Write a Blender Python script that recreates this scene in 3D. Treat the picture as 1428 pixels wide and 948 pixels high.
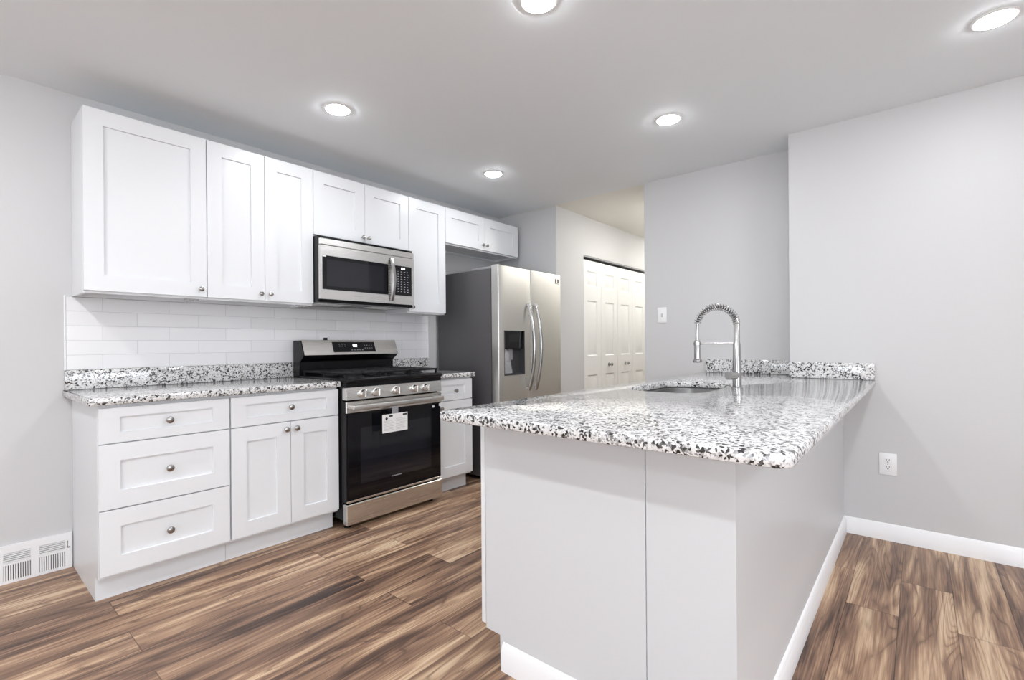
import bpy, bmesh, math, random
from mathutils import Vector, Matrix
for o in list(bpy.data.objects): bpy.data.objects.remove(o)
random.seed(7)
S = bpy.context.scene
COL = S.collection
PI = math.pi

# ------------------------------------------------------------------ camera
def make_camera():
    yaw, roll = 0.7109, -0.0075
    fw = Vector((math.cos(yaw), math.sin(yaw), 0)); rt = Vector((math.sin(yaw), -math.cos(yaw), 0)); up = Vector((0, 0, 1))
    r2 = rt * math.cos(roll) + up * math.sin(roll); u2 = up * math.cos(roll) - rt * math.sin(roll)
    cd = bpy.data.cameras.new('camera'); cd.sensor_fit = 'HORIZONTAL'; cd.sensor_width = 36
    cd.lens = 675.23 / 1428 * 36; cd.shift_x = (714 - 700.38) / 1428; cd.shift_y = (479.57 - 474) / 1428
    cd.clip_start = .02
    c = bpy.data.objects.new('camera', cd); COL.objects.link(c)
    c.matrix_world = Matrix(((r2.x, u2.x, -fw.x, -.446), (r2.y, u2.y, -fw.y, -3.3316), (r2.z, u2.z, -fw.z, 1.134), (0, 0, 0, 1)))
    S.camera = c
make_camera()

# ------------------------------------------------------------------ world, exposure
LAMP = 112.0            # radiance of a downlight lens
UNSEEN_ROOM_LAMP = 262.0  # radiance of the unseen room downlights, raised for fill
UNSEEN_HALL_LAMP = 215.0  # radiance of the unseen lights added to brighten the hall
w = bpy.data.worlds.new('world'); S.world = w; w.use_nodes = True
bg = w.node_tree.nodes['Background']; bg.inputs[0].default_value = (.90, .94, 1, 1); bg.inputs[1].default_value = 4.2
S.view_settings.view_transform = 'Standard'; S.view_settings.look = 'None'
S.view_settings.gamma = 1; S.view_settings.use_curve_mapping = False
S.view_settings.exposure = 0.27

# ------------------------------------------------------------------ materials
def nmat(name):
    m = bpy.data.materials.new(name); m.use_nodes = True
    nt = m.node_tree; return m, nt, nt.nodes['Principled BSDF']
def N(nt, t, **kw):
    n = nt.nodes.new('ShaderNode' + t)
    for k, v in kw.items():
        if k.startswith('i_'): n.inputs[int(k[2:]) if k[2:].isdigit() else k[2:].replace('_', ' ')].default_value = v
        else: setattr(n, k, v)
    return n
def L(nt, a, b): nt.links.new(a, b)
def M_(nt, op, a, b=None, c=None):
    n = nt.nodes.new('ShaderNodeMath'); n.operation = op
    for i, x in enumerate((a, b, c)):
        if x is None: continue
        if isinstance(x, (int, float)): n.inputs[i].default_value = x
        else: nt.links.new(x, n.inputs[i])
    return n.outputs[0]
def ramp(nt, fac, stops, interp='LINEAR'):
    r = nt.nodes.new('ShaderNodeValToRGB'); cr = r.color_ramp; cr.interpolation = interp
    while len(cr.elements) < len(stops): cr.elements.new(.5)
    for e, (p, c) in zip(cr.elements, stops):
        e.position = p; e.color = (c, c, c, 1) if isinstance(c, (int, float)) else (*c, 1)
    nt.links.new(fac, r.inputs[0]); return r.outputs[0]
def plain(name, col, rough=.5, metal=0, bump=0, bscale=200, coat=0, spec=None):
    m, nt, p = nmat(name)
    p.inputs['Base Color'].default_value = (*col, 1); p.inputs['Roughness'].default_value = rough; p.inputs['Metallic'].default_value = metal
    if coat: p.inputs['Coat Weight'].default_value = coat; p.inputs['Coat Roughness'].default_value = .05
    if spec is not None: p.inputs['Specular IOR Level'].default_value = spec
    tc = N(nt, 'TexCoord'); n = N(nt, 'TexNoise'); n.inputs['Scale'].default_value = bscale; n.inputs['Detail'].default_value = 2
    L(nt, tc.outputs['Object'], n.inputs['Vector'])
    L(nt, M_(nt, 'MULTIPLY_ADD', n.outputs[0], .04, rough - .02), p.inputs['Roughness'])
    if bump:
        b = N(nt, 'Bump'); b.inputs['Strength'].default_value = bump; b.inputs['Distance'].default_value = .001
        L(nt, n.outputs[0], b.inputs['Height']); L(nt, b.outputs[0], p.inputs['Normal'])
    return m
def emis(name, col, s):
    m, nt, p = nmat(name)
    p.inputs['Base Color'].default_value = (.8, .8, .8, 1); p.inputs['Emission Color'].default_value = (*col, 1); p.inputs['Emission Strength'].default_value = s
    return m
def steel(name, col=(.74, .73, .71), rough=.27, axis='x', var=.012):
    m, nt, p = nmat(name)
    p.inputs['Metallic'].default_value = 1
    tc = N(nt, 'TexCoord'); mp = N(nt, 'Mapping')
    sc = {'x': (3, 400, 400), 'z': (400, 400, 3)}[axis]
    mp.inputs['Scale'].default_value = sc
    L(nt, tc.outputs['Object'], mp.inputs['Vector'])
    n = N(nt, 'TexNoise'); n.inputs['Scale'].default_value = 1; n.inputs['Detail'].default_value = 3
    L(nt, mp.outputs[0], n.inputs['Vector'])
    c = ramp(nt, n.outputs[0], [(.3, tuple(x * (1 - var) for x in col)), (.7, tuple(min(1, x * (1 + var)) for x in col))])
    L(nt, c, p.inputs['Base Color'])
    L(nt, M_(nt, 'MULTIPLY_ADD', n.outputs[0], .03, rough - .015), p.inputs['Roughness'])
    return m
def granite_mat():
    m, nt, p = nmat('speckled_granite')
    tc = N(nt, 'TexCoord')
    n0 = N(nt, 'TexNoise'); n0.inputs['Scale'].default_value = 70; n0.inputs['Detail'].default_value = 3
    L(nt, tc.outputs['Object'], n0.inputs['Vector'])
    add = N(nt, 'VectorMath', operation='MULTIPLY_ADD'); L(nt, n0.outputs['Color'], add.inputs[0]); add.inputs[1].default_value = (.016, .016, .016)
    L(nt, tc.outputs['Object'], add.inputs[2])
    v = N(nt, 'TexVoronoi'); v.inputs['Scale'].default_value = 152; L(nt, add.outputs[0], v.inputs['Vector'])
    sp = N(nt, 'SeparateColor'); L(nt, v.outputs['Color'], sp.inputs[0])
    n1 = N(nt, 'TexNoise'); n1.inputs['Scale'].default_value = 26; n1.inputs['Detail'].default_value = 2; L(nt, tc.outputs['Object'], n1.inputs['Vector'])
    f = M_(nt, 'ADD', sp.outputs[0], M_(nt, 'MULTIPLY_ADD', n1.outputs[0], .9, -.45))
    c1 = ramp(nt, f, [(0, .014), (.145, .035), (.20, .20), (.29, .46), (.375, (.68, .675, .67)), (.8, (.78, .775, .77))])
    v2 = N(nt, 'TexVoronoi'); v2.inputs['Scale'].default_value = 260; L(nt, add.outputs[0], v2.inputs['Vector'])
    sp2 = N(nt, 'SeparateColor'); L(nt, v2.outputs['Color'], sp2.inputs[0])
    c2 = ramp(nt, sp2.outputs[1], [(0, .25), (.09, .45), (.16, 1.0)])
    mx = N(nt, 'Mix', data_type='RGBA', blend_type='MULTIPLY'); mx.inputs[0].default_value = .8
    L(nt, c1, mx.inputs[6]); L(nt, c2, mx.inputs[7]); L(nt, mx.outputs[2], p.inputs['Base Color'])
    p.inputs['Roughness'].default_value = .085; p.inputs['IOR'].default_value = 1.8
    return m
def plank_mat():
    m, nt, p = nmat('walnut_planks')
    tc = N(nt, 'TexCoord'); s = N(nt, 'SeparateXYZ'); L(nt, tc.outputs['Object'], s.inputs[0])
    X, Y = s.outputs[0], s.outputs[1]
    W, LEN = .178, 1.235
    ry = M_(nt, 'DIVIDE', M_(nt, 'ADD', Y, 3.083), W)
    row = M_(nt, 'FLOOR', ry); fy = M_(nt, 'SUBTRACT', ry, row)
    flip = M_(nt, 'LESS_THAN', Y, -2.4)
    par = M_(nt, 'FLOORED_MODULO', M_(nt, 'ADD', row, flip), 2.0)      # odd rows start .04, even .887
    off = M_(nt, 'MULTIPLY_ADD', par, -.847, .887)
    rx = M_(nt, 'DIVIDE', M_(nt, 'SUBTRACT', X, off), LEN)
    col = M_(nt, 'FLOOR', rx); fx = M_(nt, 'SUBTRACT', rx, col)
    cv = N(nt, 'CombineXYZ'); L(nt, row, cv.inputs[0]); L(nt, col, cv.inputs[1]); cv.inputs[2].default_value = 3.3
    wn = N(nt, 'TexWhiteNoise', noise_dimensions='3D'); L(nt, cv.outputs[0], wn.inputs['Vector'])
    ws = N(nt, 'SeparateColor'); L(nt, wn.outputs['Color'], ws.inputs[0])
    r1, r2, r3 = ws.outputs[0], ws.outputs[1], ws.outputs[2]
    def streak(sx, sy, detail, dist, k1, k2):
        c = N(nt, 'CombineXYZ')
        L(nt, M_(nt, 'ADD', M_(nt, 'MULTIPLY', X, sx), M_(nt, 'MULTIPLY', r1, k1)), c.inputs[0])
        L(nt, M_(nt, 'ADD', M_(nt, 'MULTIPLY', Y, sy), M_(nt, 'MULTIPLY', r2, k2)), c.inputs[1])
        L(nt, M_(nt, 'MULTIPLY', r3, 40), c.inputs[2])
        n = N(nt, 'TexNoise'); n.inputs['Scale'].default_value = 1; n.inputs['Detail'].default_value = detail
        n.inputs['Roughness'].default_value = .55; n.inputs['Distortion'].default_value = dist
        L(nt, c.outputs[0], n.inputs['Vector']); return n.outputs[0]
    big = streak(.9, 10, 2, 1.0, 30, 30)
    mid = streak(1.8, 40, 4, 1.1, 50, 20)
    fine = streak(5, 210, 3, .3, 20, 60)
    # cathedral rings: contour lines of a stretched low noise
    low = streak(.75, 6.5, 1, .7, 70, 10)
    ring = M_(nt, 'ABSOLUTE', M_(nt, 'SUBTRACT', M_(nt, 'FRACT', M_(nt, 'MULTIPLY', low, 15)), .5))
    f = M_(nt, 'ADD', M_(nt, 'MULTIPLY', big, 1.0), M_(nt, 'MULTIPLY', mid, .45))
    f = M_(nt, 'ADD', f, M_(nt, 'MULTIPLY', fine, .34))
    f = M_(nt, 'ADD', f, M_(nt, 'MULTIPLY', r3, .16))
    f = M_(nt, 'ADD', f, M_(nt, 'MULTIPLY', ring, .13))
    f = M_(nt, 'SUBTRACT', f, .985)
    f = M_(nt, 'MULTIPLY_ADD', f, 1.55, .5)
    c = ramp(nt, f, [(.08, (.052, .034, .029)), (.29, (.130, .078, .057)), (.46, (.245, .147, .099)), (.62, (.375, .235, .152)), (.78, (.56, .39, .255)), (.95, (.70, .53, .365))])
    dark = M_(nt, 'MULTIPLY', ramp(nt, ring, [(.0, 1), (.13, .0)]), ramp(nt, mid, [(.40, 0), (.62, .6)]))
    mx = N(nt, 'Mix', data_type='RGBA'); L(nt, dark, mx.inputs[0]); L(nt, c, mx.inputs[6]); mx.inputs[7].default_value = (.05, .032, .024, 1)
    # plank seams
    dy = M_(nt, 'MULTIPLY', M_(nt, 'MINIMUM', fy, M_(nt, 'SUBTRACT', 1.0, fy)), W)
    dx = M_(nt, 'MULTIPLY', M_(nt, 'MINIMUM', fx, M_(nt, 'SUBTRACT', 1.0, fx)), LEN)
    d = M_(nt, 'MINIMUM', dx, dy)
    seam = ramp(nt, M_(nt, 'DIVIDE', d, .004), [(.15, .35), (.5, 1)])
    mx2 = N(nt, 'Mix', data_type='RGBA', blend_type='MULTIPLY'); mx2.inputs[0].default_value = 1
    L(nt, mx.outputs[2], mx2.inputs[6]); L(nt, seam, mx2.inputs[7]); L(nt, mx2.outputs[2], p.inputs['Base Color'])
    L(nt, M_(nt, 'MULTIPLY_ADD', mid, .15, .30), p.inputs['Roughness'])
    p.inputs['Specular IOR Level'].default_value = .28
    b = N(nt, 'Bump'); b.inputs['Strength'].default_value = .25; b.inputs['Distance'].default_value = .001
    L(nt, M_(nt, 'ADD', M_(nt, 'MULTIPLY', fine, .4), seam), b.inputs['Height']); L(nt, b.outputs[0], p.inputs['Normal'])
    return m
def tile_mat():
    m, nt, p = nmat('white_subway_tile')
    tc = N(nt, 'TexCoord'); s = N(nt, 'SeparateXYZ'); L(nt, tc.outputs['Object'], s.inputs[0])
    cv = N(nt, 'CombineXYZ'); L(nt, M_(nt, 'ADD', s.outputs[0], 30 * .305), cv.inputs[0]); L(nt, M_(nt, 'ADD', s.outputs[2], 40 * .0765), cv.inputs[1])
    def brick(ms):
        b = N(nt, 'TexBrick'); b.offset = .5; b.offset_frequency = 2; b.squash = 1
        b.inputs['Scale'].default_value = 1; b.inputs['Brick Width'].default_value = .305; b.inputs['Row Height'].default_value = .0765
        b.inputs['Mortar Size'].default_value = ms; b.inputs['Mortar Smooth'].default_value = .3
        b.inputs['Color1'].default_value = (.86, .86, .87, 1); b.inputs['Color2'].default_value = (.80, .80, .81, 1); b.inputs['Mortar'].default_value = (.60, .60, .61, 1)
        L(nt, cv.outputs[0], b.inputs['Vector']); return b
    b = brick(.0011); L(nt, b.outputs['Color'], p.inputs['Base Color'])
    b2 = brick(.003)
    n = N(nt, 'TexNoise'); n.inputs['Scale'].default_value = 7; L(nt, tc.outputs['Object'], n.inputs['Vector'])
    bp = N(nt, 'Bump'); bp.inputs['Strength'].default_value = .35; bp.inputs['Distance'].default_value = .002; bp.invert = True
    L(nt, M_(nt, 'ADD', b2.outputs['Fac'], M_(nt, 'MULTIPLY', n.outputs[0], .5)), bp.inputs['Height']); L(nt, bp.outputs[0], p.inputs['Normal'])
    p.inputs['Roughness'].default_value = .14
    return m
def plastic_bag_mat():
    m, nt, p = nmat('crinkled_plastic')
    p.inputs['Base Color'].default_value = (.8, .8, .82, 1); p.inputs['Roughness'].default_value = .18; p.inputs['Transmission Weight'].default_value = .55
    tc = N(nt, 'TexCoord'); n = N(nt, 'TexNoise'); n.inputs['Scale'].default_value = 45; n.inputs['Detail'].default_value = 3
    L(nt, tc.outputs['Object'], n.inputs['Vector'])
    b = N(nt, 'Bump'); b.inputs['Strength'].default_value = .9; b.inputs['Distance'].default_value = .006
    L(nt, n.outputs[0], b.inputs['Height']); L(nt, b.outputs[0], p.inputs['Normal'])
    return m
MAT = dict(
    wall=plain('grey_wall_paint', (.612, .610, .612), .55, bump=.05, bscale=350),
    hallwall=plain('cream_hall_paint', (.63, .62, .60), .55, bump=.05, bscale=350),
    ceil=plain('ceiling_paint', (.845, .875, .895), .75, bump=.05, bscale=350),
    hceil=plain('hall_ceiling_paint', (.87, .86, .81), .75),
    white=plain('white_cabinet_lacquer', (.80, .815, .835), .32),
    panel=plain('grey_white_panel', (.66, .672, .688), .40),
    trim=plain('white_trim_paint', (.88, .88, .89), .35),
    door=plain('white_door_paint', (.86, .86, .845), .38),
    plastic=plain('white_plastic', (.87, .87, .87), .35),
    black=plain('black_enamel', (.006, .006, .007), .25, spec=.22),
    iron=plain('cast_iron', (.012, .012, .013), .45, bump=.3, bscale=900, spec=.25),
    glass=plain('black_glass', (.004, .004, .006), .05, spec=.38),
    mwglass=plain('tinted_window_glass', (.010, .011, .016), .06, spec=.55),
    darkgrey=plain('charcoal_case_paint', (.085, .082, .086), .42, bump=.1, bscale=500),
    liner=plain('dispenser_liner', (.055, .055, .06), .4),
    slot=plain('dark_slot', (.02, .02, .02), .7),
    grey=plain('mid_grey_plastic', (.30, .30, .31), .45),
    print=plain('grey_print', (.33, .33, .34), .6),
    blackprint=plain('black_print', (.01, .01, .01), .6),
    keyprint=plain('pale_key_print', (.42, .43, .46), .5),
    paper=plain('white_paper', (.86, .86, .86), .6),
    chrome=plain('polished_nickel', (.47, .465, .46), .2, 1),
    knob=plain('satin_nickel', (.42, .41, .40), .2, 1),
    steel=steel('brushed_steel'), steelz=steel('brushed_steel_door', (.70, .69, .66), .34, 'x', .012),
    sinksteel=steel('sink_steel', (.50, .495, .49), .3),
    granite=granite_mat(), plank=plank_mat(), tile=tile_mat(), bag=plastic_bag_mat(),
    lens=emis('downlight_lens', (.975, 1, 1.03), LAMP), unseen_lens=emis('unseen_room_lens', (.975, 1, 1.03), UNSEEN_ROOM_LAMP), hlens=emis('unseen_hall_lens', (1, .98, .93), UNSEEN_HALL_LAMP),
    led=emis('display_digits', (.9, .95, 1), 3.0),
)

# ------------------------------------------------------------------ mesh helpers
def box(bm, x0, x1, y0, y1, z0, z1, bev=0, seg=1):
    g = bmesh.ops.create_cube(bm, size=1)
    for v in g['verts']: v.co = Vector((x0 + (v.co.x + .5) * (x1 - x0), y0 + (v.co.y + .5) * (y1 - y0), z0 + (v.co.z + .5) * (z1 - z0)))
    if bev:
        es = list({e for v in g['verts'] for e in v.link_edges})
        bmesh.ops.bevel(bm, geom=es, offset=bev, segments=seg, profile=.5, affect='EDGES')
def frame_axes(d):
    d = d.normalized(); a = Vector((0, 0, 1)) if abs(d.z) < .9 else Vector((1, 0, 0))
    u = d.cross(a).normalized(); return u, d.cross(u).normalized()
def ring(bm, c, u, v, r, n, ph=0):
    return [bm.verts.new(c + u * (r * math.cos(2 * PI * i / n + ph)) + v * (r * math.sin(2 * PI * i / n + ph))) for i in range(n)]
def skin(bm, rings, cap=True):
    for a, b in zip(rings, rings[1:]):
        n = len(a)
        for i in range(n):
            try: bm.faces.new((a[i], a[(i + 1) % n], b[(i + 1) % n], b[i]))
            except ValueError: pass
    if cap:
        bm.faces.new(list(reversed(rings[0]))); bm.faces.new(rings[-1])
def tube(bm, pts, r, n=12, cap=True):
    pts = [Vector(p) for p in pts]; m = len(pts); rs = r if isinstance(r, (list, tuple)) else [r] * m
    ts = [(pts[min(i + 1, m - 1)] - pts[max(i - 1, 0)]).normalized() for i in range(m)]
    u, v = frame_axes(ts[0]); R = []
    for i in range(m):
        u = (u - ts[i] * u.dot(ts[i])).normalized(); v = ts[i].cross(u)
        R.append(ring(bm, pts[i], u, v, rs[i], n))
    skin(bm, R, cap)
def lathe(bm, o, d, prof, n=24):
    o = Vector(o); d = Vector(d).normalized(); u, v = frame_axes(d)
    skin(bm, [ring(bm, o + d * h, u, v, max(r, 1e-4), n) for r, h in prof], True)
def panelled(bm, xs, zs, cells, yf, t, steps, out=-1, bev=.0012):
    """slab facing -y (out=-1) or +y with recessed/raised cells on its face"""
    yb_ = yf - out * t
    V = [[bm.verts.new((x, yf, z)) for z in zs] for x in xs]
    B = [[bm.verts.new((x, yb_, z)) for z in zs] for x in xs]
    nx, nz = len(xs), len(zs); F = {}; new = []
    for i in range(nx - 1):
        for j in range(nz - 1):
            q = (V[i][j], V[i + 1][j], V[i + 1][j + 1], V[i][j + 1])
            F[i, j] = bm.faces.new(q if out < 0 else q[::-1])
            q = (B[i][j], B[i][j + 1], B[i + 1][j + 1], B[i + 1][j])
            bm.faces.new(q if out < 0 else q[::-1])
    for i in range(nx - 1):
        for j, fl in ((0, 0), (nz - 1, 1)):
            q = (V[i][j], B[i][j], B[i + 1][j], V[i + 1][j]); bm.faces.new(q if (fl == 0) == (out < 0) else q[::-1])
    for j in range(nz - 1):
        for i, fl in ((0, 1), (nx - 1, 0)):
            q = (V[i][j], B[i][j], B[i][j + 1], V[i][j + 1]); bm.faces.new(q if (fl == 0) != (out < 0) else q[::-1])
    bmesh.ops.recalc_face_normals(bm, faces=bm.faces[:])
    for c in cells:
        for ins, dep in steps:
            bmesh.ops.inset_individual(bm, faces=[F[c]], thickness=ins, depth=-dep, use_even_offset=True)
def shaker(bm, x0, x1, z0, z1, yf, t=.019, f=.076, out=-1):
    fx = min(f, (x1 - x0) * .36); fz = min(f, (z1 - z0) * .27)
    panelled(bm, [x0, x0 + fx, x1 - fx, x1], [z0, z0 + fz, z1 - fz, z1], [(1, 1)], yf, t, [(.0012, .011)], out)
def rpoly(x0, x1, y0, y1, r, n=6):
    if isinstance(r, (int, float)): r = [r] * 4
    P = []
    for (cx, cy, a), q in zip(((x1, y1, 0), (x0, y1, 90), (x0, y0, 180), (x1, y0, 270)), r):
        sx = -1 if cx == x1 else 1; sy = -1 if cy == y1 else 1
        for k in range(n + 1):
            t = math.radians(a + 90 * k / n); P.append((cx + sx * q + q * math.cos(t), cy + sy * q + q * math.sin(t)))
    return P
def inset2(P, d):
    n = len(P); out = []
    for i in range(n):
        a, b, c = Vector(P[i - 1]), Vector(P[i]), Vector(P[(i + 1) % n])
        e1, e2 = (b - a), (c - b)
        if e1.length < 1e-7: e1 = e2
        if e2.length < 1e-7: e2 = e1
        e1.normalize(); e2.normalize()
        n1 = Vector((-e1.y, e1.x)); n2 = Vector((-e2.y, e2.x)); k = n1 + n2
        k = k / max(.3, k.dot(k) / 2) if k.length > 1e-6 else n1
        out.append((b.x + k.x * d, b.y + k.y * d))
    return out
def slab(bm, outer, holes, z0, z1, r=.006):
    """stone slab: outline (counter-clockwise) with eased edges and through holes"""
    prof = [(r, z1), (r * .3, z1 - r * .3), (0, z1 - r), (0, z0 + r), (r * .3, z0 + r * .3), (r, z0)]
    tops, bots = [], []
    for P in [outer] + holes:
        sgn = 1 if P is outer else -1
        R = [[bm.verts.new((x, y, z)) for x, y in inset2(P, d * sgn)] for d, z in prof]
        n = len(P)
        for a, b in zip(R, R[1:]):
            for i in range(n): bm.faces.new((a[i], b[i], b[(i + 1) % n], a[(i + 1) % n]))
        tops.append(R[0]); bots.append(R[-1])
    for loops in (tops, bots):
        es = []
        for l in loops:
            for i in range(len(l)):
                e = bm.edges.get((l[i], l[(i + 1) % len(l)])); es.append(e)
        bmesh.ops.triangle_fill(bm, edges=es, use_beauty=True, use_dissolve=False)
    bmesh.ops.recalc_face_normals(bm, faces=bm.faces[:])
ORG = {}
def obj(name, bm, mat, parent=None, smooth=35, label=None):
    bmesh.ops.recalc_face_normals(bm, faces=bm.faces[:])
    if parent:
        o0 = ORG[parent.name]; bmesh.ops.translate(bm, verts=bm.verts[:], vec=-o0)
    me = bpy.data.meshes.new(name); bm.to_mesh(me); bm.free()
    me.materials.append(MAT[mat] if isinstance(mat, str) else mat)
    if smooth:
        for p in me.polygons: p.use_smooth = True
        me.set_sharp_from_angle(angle=math.radians(smooth))
    o = bpy.data.objects.new(name, me); COL.objects.link(o)
    if parent: o.parent = parent; ORG[o.name] = o0
    else: ORG[o.name] = Vector((0, 0, 0))
    if label: o['label'] = label
    return o
def tag(o, label, cat, group=None):
    o['label'] = label; o['category'] = cat
    if group: o['group'] = group
    return o
def thing(name, loc, label, cat, group=None):
    o = bpy.data.objects.new(name, None); COL.objects.link(o); o.location = loc; o.empty_display_size = .05
    ORG[o.name] = Vector(loc); return tag(o, label, cat, group)
def bx(name, mat, parent, *a, bev=0, seg=1, label=None):
    bm = bmesh.new(); box(bm, *a, bev=bev, seg=seg); return obj(name, bm, mat, parent, label=label)
def struct(name, mat, boxes, bev=0):
    bm = bmesh.new()
    for b in boxes: box(bm, *b, bev=bev)
    o = obj(name, bm, mat, None, smooth=0); o['kind'] = 'structure'; return o

# ------------------------------------------------------------------ the room
H = 2.449
XL, YR = -3.3, -6.2                     # left and rear walls, behind the camera
XN, XF, YS = 3.076, 3.35, -2.709        # near right wall, far right wall, the step between
XW, YC, YH = 3.39, -.717, -1.617        # wall end beside the fridge, hall walls
XE = 7.0
struct('floor', 'plank', [(XL - .1, XE + .1, YR - .1, .1, -.1, 0)])
struct('ceiling', 'ceil', [(XL - .1, 3.37, YR - .1, .1, H, H + .1)])
struct('ceiling_hall', 'hceil', [(3.37, XE + .1, -2.0, .1, H, H + .1)])
struct('wall_back', 'wall', [(XL - .1, XW, 0, .1, 0, H)])
struct('wall_fridge', 'wall', [(XW, 3.884, YC, .1, 0, H)])
struct('wall_hall_closet', 'wall', [(3.884, 5.41, YC, YC + .1, 2.05, H), (5.41, XE, YC, YC + .1, 0, H), (3.884, 5.5, -.08, 0, 0, H), (5.41, 5.5, YC + .1, -.08, 0, H)])
struct('wall_hall_end', 'hallwall', [(XE, XE + .1, -2.0, .1, 0, H)])
struct('wall_far', 'wall', [(XF, XF + .13, YS, YH, 0, H)])
struct('wall_hall_side', 'hallwall', [(XF + .13, XE, YH - .1, YH, 0, H)])
struct('wall_right', 'wall', [(XN, XF + .13, YR, YS, 0, H)])
lz0, lz1, ly0, ly1 = .05, 2.1, -4.6, -2.4
struct('wall_left', 'wall', [(XL - .1, XL, YR, ly0, 0, H), (XL - .1, XL, ly1, 0, 0, H), (XL - .1, XL, ly0, ly1, 0, lz0), (XL - .1, XL, ly0, ly1, lz1, H)])
bm = bmesh.new()
for a, b in ((ly0, ly0 + .08), (ly1 - .08, ly1), (-3.54, -3.46)): box(bm, XL - .08, XL - .02, a, b, lz0, lz1)
box(bm, XL - .08, XL - .02, ly0, ly1, lz0, lz0 + .1); box(bm, XL - .08, XL - .02, ly0, ly1, lz1 - .08, lz1)
o = obj('added_door_3', bm, 'trim', None, 0); o['kind'] = 'structure'  # unseen glazed door frame, added so daylight fills the room
wx0, wx1, wz0, wz1 = -2.3, .9, .75, 2.1
struct('wall_rear', 'wall', [(XL, wx0, YR - .1, YR, 0, H), (wx1, XN, YR - .1, YR, 0, H), (wx0, wx1, YR - .1, YR, 0, wz0), (wx0, wx1, YR - .1, YR, wz1, H)])
def added_rear_window():  # unseen window, added to bring in fill daylight
    bm = bmesh.new()
    box(bm, wx0, wx0 + .06, YR - .08, YR - .02, wz0, wz1); box(bm, wx1 - .06, wx1, YR - .08, YR - .02, wz0, wz1)
    box(bm, wx0, wx1, YR - .08, YR - .02, wz0, wz0 + .06); box(bm, wx0, wx1, YR - .08, YR - .02, wz1 - .06, wz1)
    box(bm, -.73, -.67, YR - .08, YR - .02, wz0, wz1)
    o = obj('added_window_1', bm, 'trim', None, 0); o['kind'] = 'structure'
added_rear_window()
# knee wall behind the peninsula cabinets
YK0, YK1, XB = -2.752, -2.986, .833
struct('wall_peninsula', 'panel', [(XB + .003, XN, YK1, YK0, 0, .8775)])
def baseboard(name, pts, h=.095, t=.014):
    """moulded board along a polyline of wall-foot points, projecting to the right of travel"""
    prof = [(0, 0), (t, 0), (t, h * .74), (t * .75, h * .80), (t * .62, h * .90), (t * .3, h * .97), (0, h)]
    bm = bmesh.new(); n = len(pts); R = []
    for i, p in enumerate(pts):
        a = Vector(pts[max(i - 1, 0)]); b = Vector(pts[min(i + 1, n - 1)]); c = Vector(p)
        e1 = (c - a).normalized() if i else (b - c).normalized(); e2 = (b - c).normalized() if i < n - 1 else e1
        k = Vector((e1.y, -e1.x)) + Vector((e2.y, -e2.x)); k = k / (k.dot(k) / 2)
        R.append([bm.verts.new((c.x + k.x * d, c.y + k.y * d, z)) for d, z in prof])
    for a, b in zip(R, R[1:]):
        for i in range(len(prof) - 1): bm.faces.new((a[i], a[i + 1], b[i + 1], b[i]))
    bm.faces.new(R[0]); bm.faces.new(R[-1][::-1])
    o = obj(name, bm, 'trim', None, 40); o['kind'] = 'structure'; return o
baseboard('baseboard_peninsula', [(XN - .0145, YK1), (XB, YK1), (XB, -2.226)][::-1])
baseboard('baseboard_right', [(XN, YK1), (XN, YR)])
baseboard('baseboard_back', [(XL, 0), (-.300, 0)])
baseboard('baseboard_hall', [(XW + .001, YC), (3.884, YC)])
# ------------------------------------------------------------------ bifold closet doors in the hall
def bifold(name, x0, knob_x, hinge_first):
    W_ = .3745; yf = YC + .014
    r = bpy.data.objects.new(name, None); COL.objects.link(r); r.location = (x0, yf, 0); ORG[name] = Vector((x0, yf, 0)); r['kind'] = 'structure'
    for k in range(2):
        a = x0 + k * (W_ + .004); b = a + W_
        bm = bmesh.new()
        zs = [.012, .22, .80, 1.0, 1.585, 1.735, 1.895, 2.006]
        panelled(bm, [a, a + .085, b - .085, b], zs, [(1, 1), (1, 3), (1, 5)], yf, .033, [(.012, .008), (.003, 0), (.018, -.006)])
        obj('door_leaf', bm, 'door', r, 25)
    bm = bmesh.new()
    lathe(bm, (knob_x, yf, .90), (0, -1, 0), [(.02, 0), (.02, .004), (.009, .006), (.008, .022), (.014, .026), (.019, .034), (.018, .044), (.010, .05), (0, .051)], 16)
    obj('door_knob', bm, 'chrome', r)
bifold('door_1', 3.89, 4.43, 0)
bifold('door_2', 4.648, 4.83, 1)
bm = bmesh.new(); box(bm, 3.886, 5.408, YC + .004, YC + .05, 2.034, 2.0495)
o = obj('trim_1', bm, 'grey', None, 0); o['kind'] = 'structure'; o.name = 'trim_1'

# ------------------------------------------------------------------ backsplash
t = thing('tile_backsplash', (-.028, 0, 1.0165), 'white glossy subway tile backsplash under the wall cabinets', 'backsplash')
bm = bmesh.new(); box(bm, -.022, 2.394, -.008, -.0005, 1.0165, 1.3945); obj('tile_field', bm, 'tile', t, 0)
bx('edge_trim', 'trim', t, -.031, -.0225, -.011, -.0005, 1.0165, 1.402, bev=.002)
bx('edge_trim', 'trim', t, 2.3945, 2.403, -.011, -.0005, 1.0165, 1.3945, bev=.002)

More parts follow.
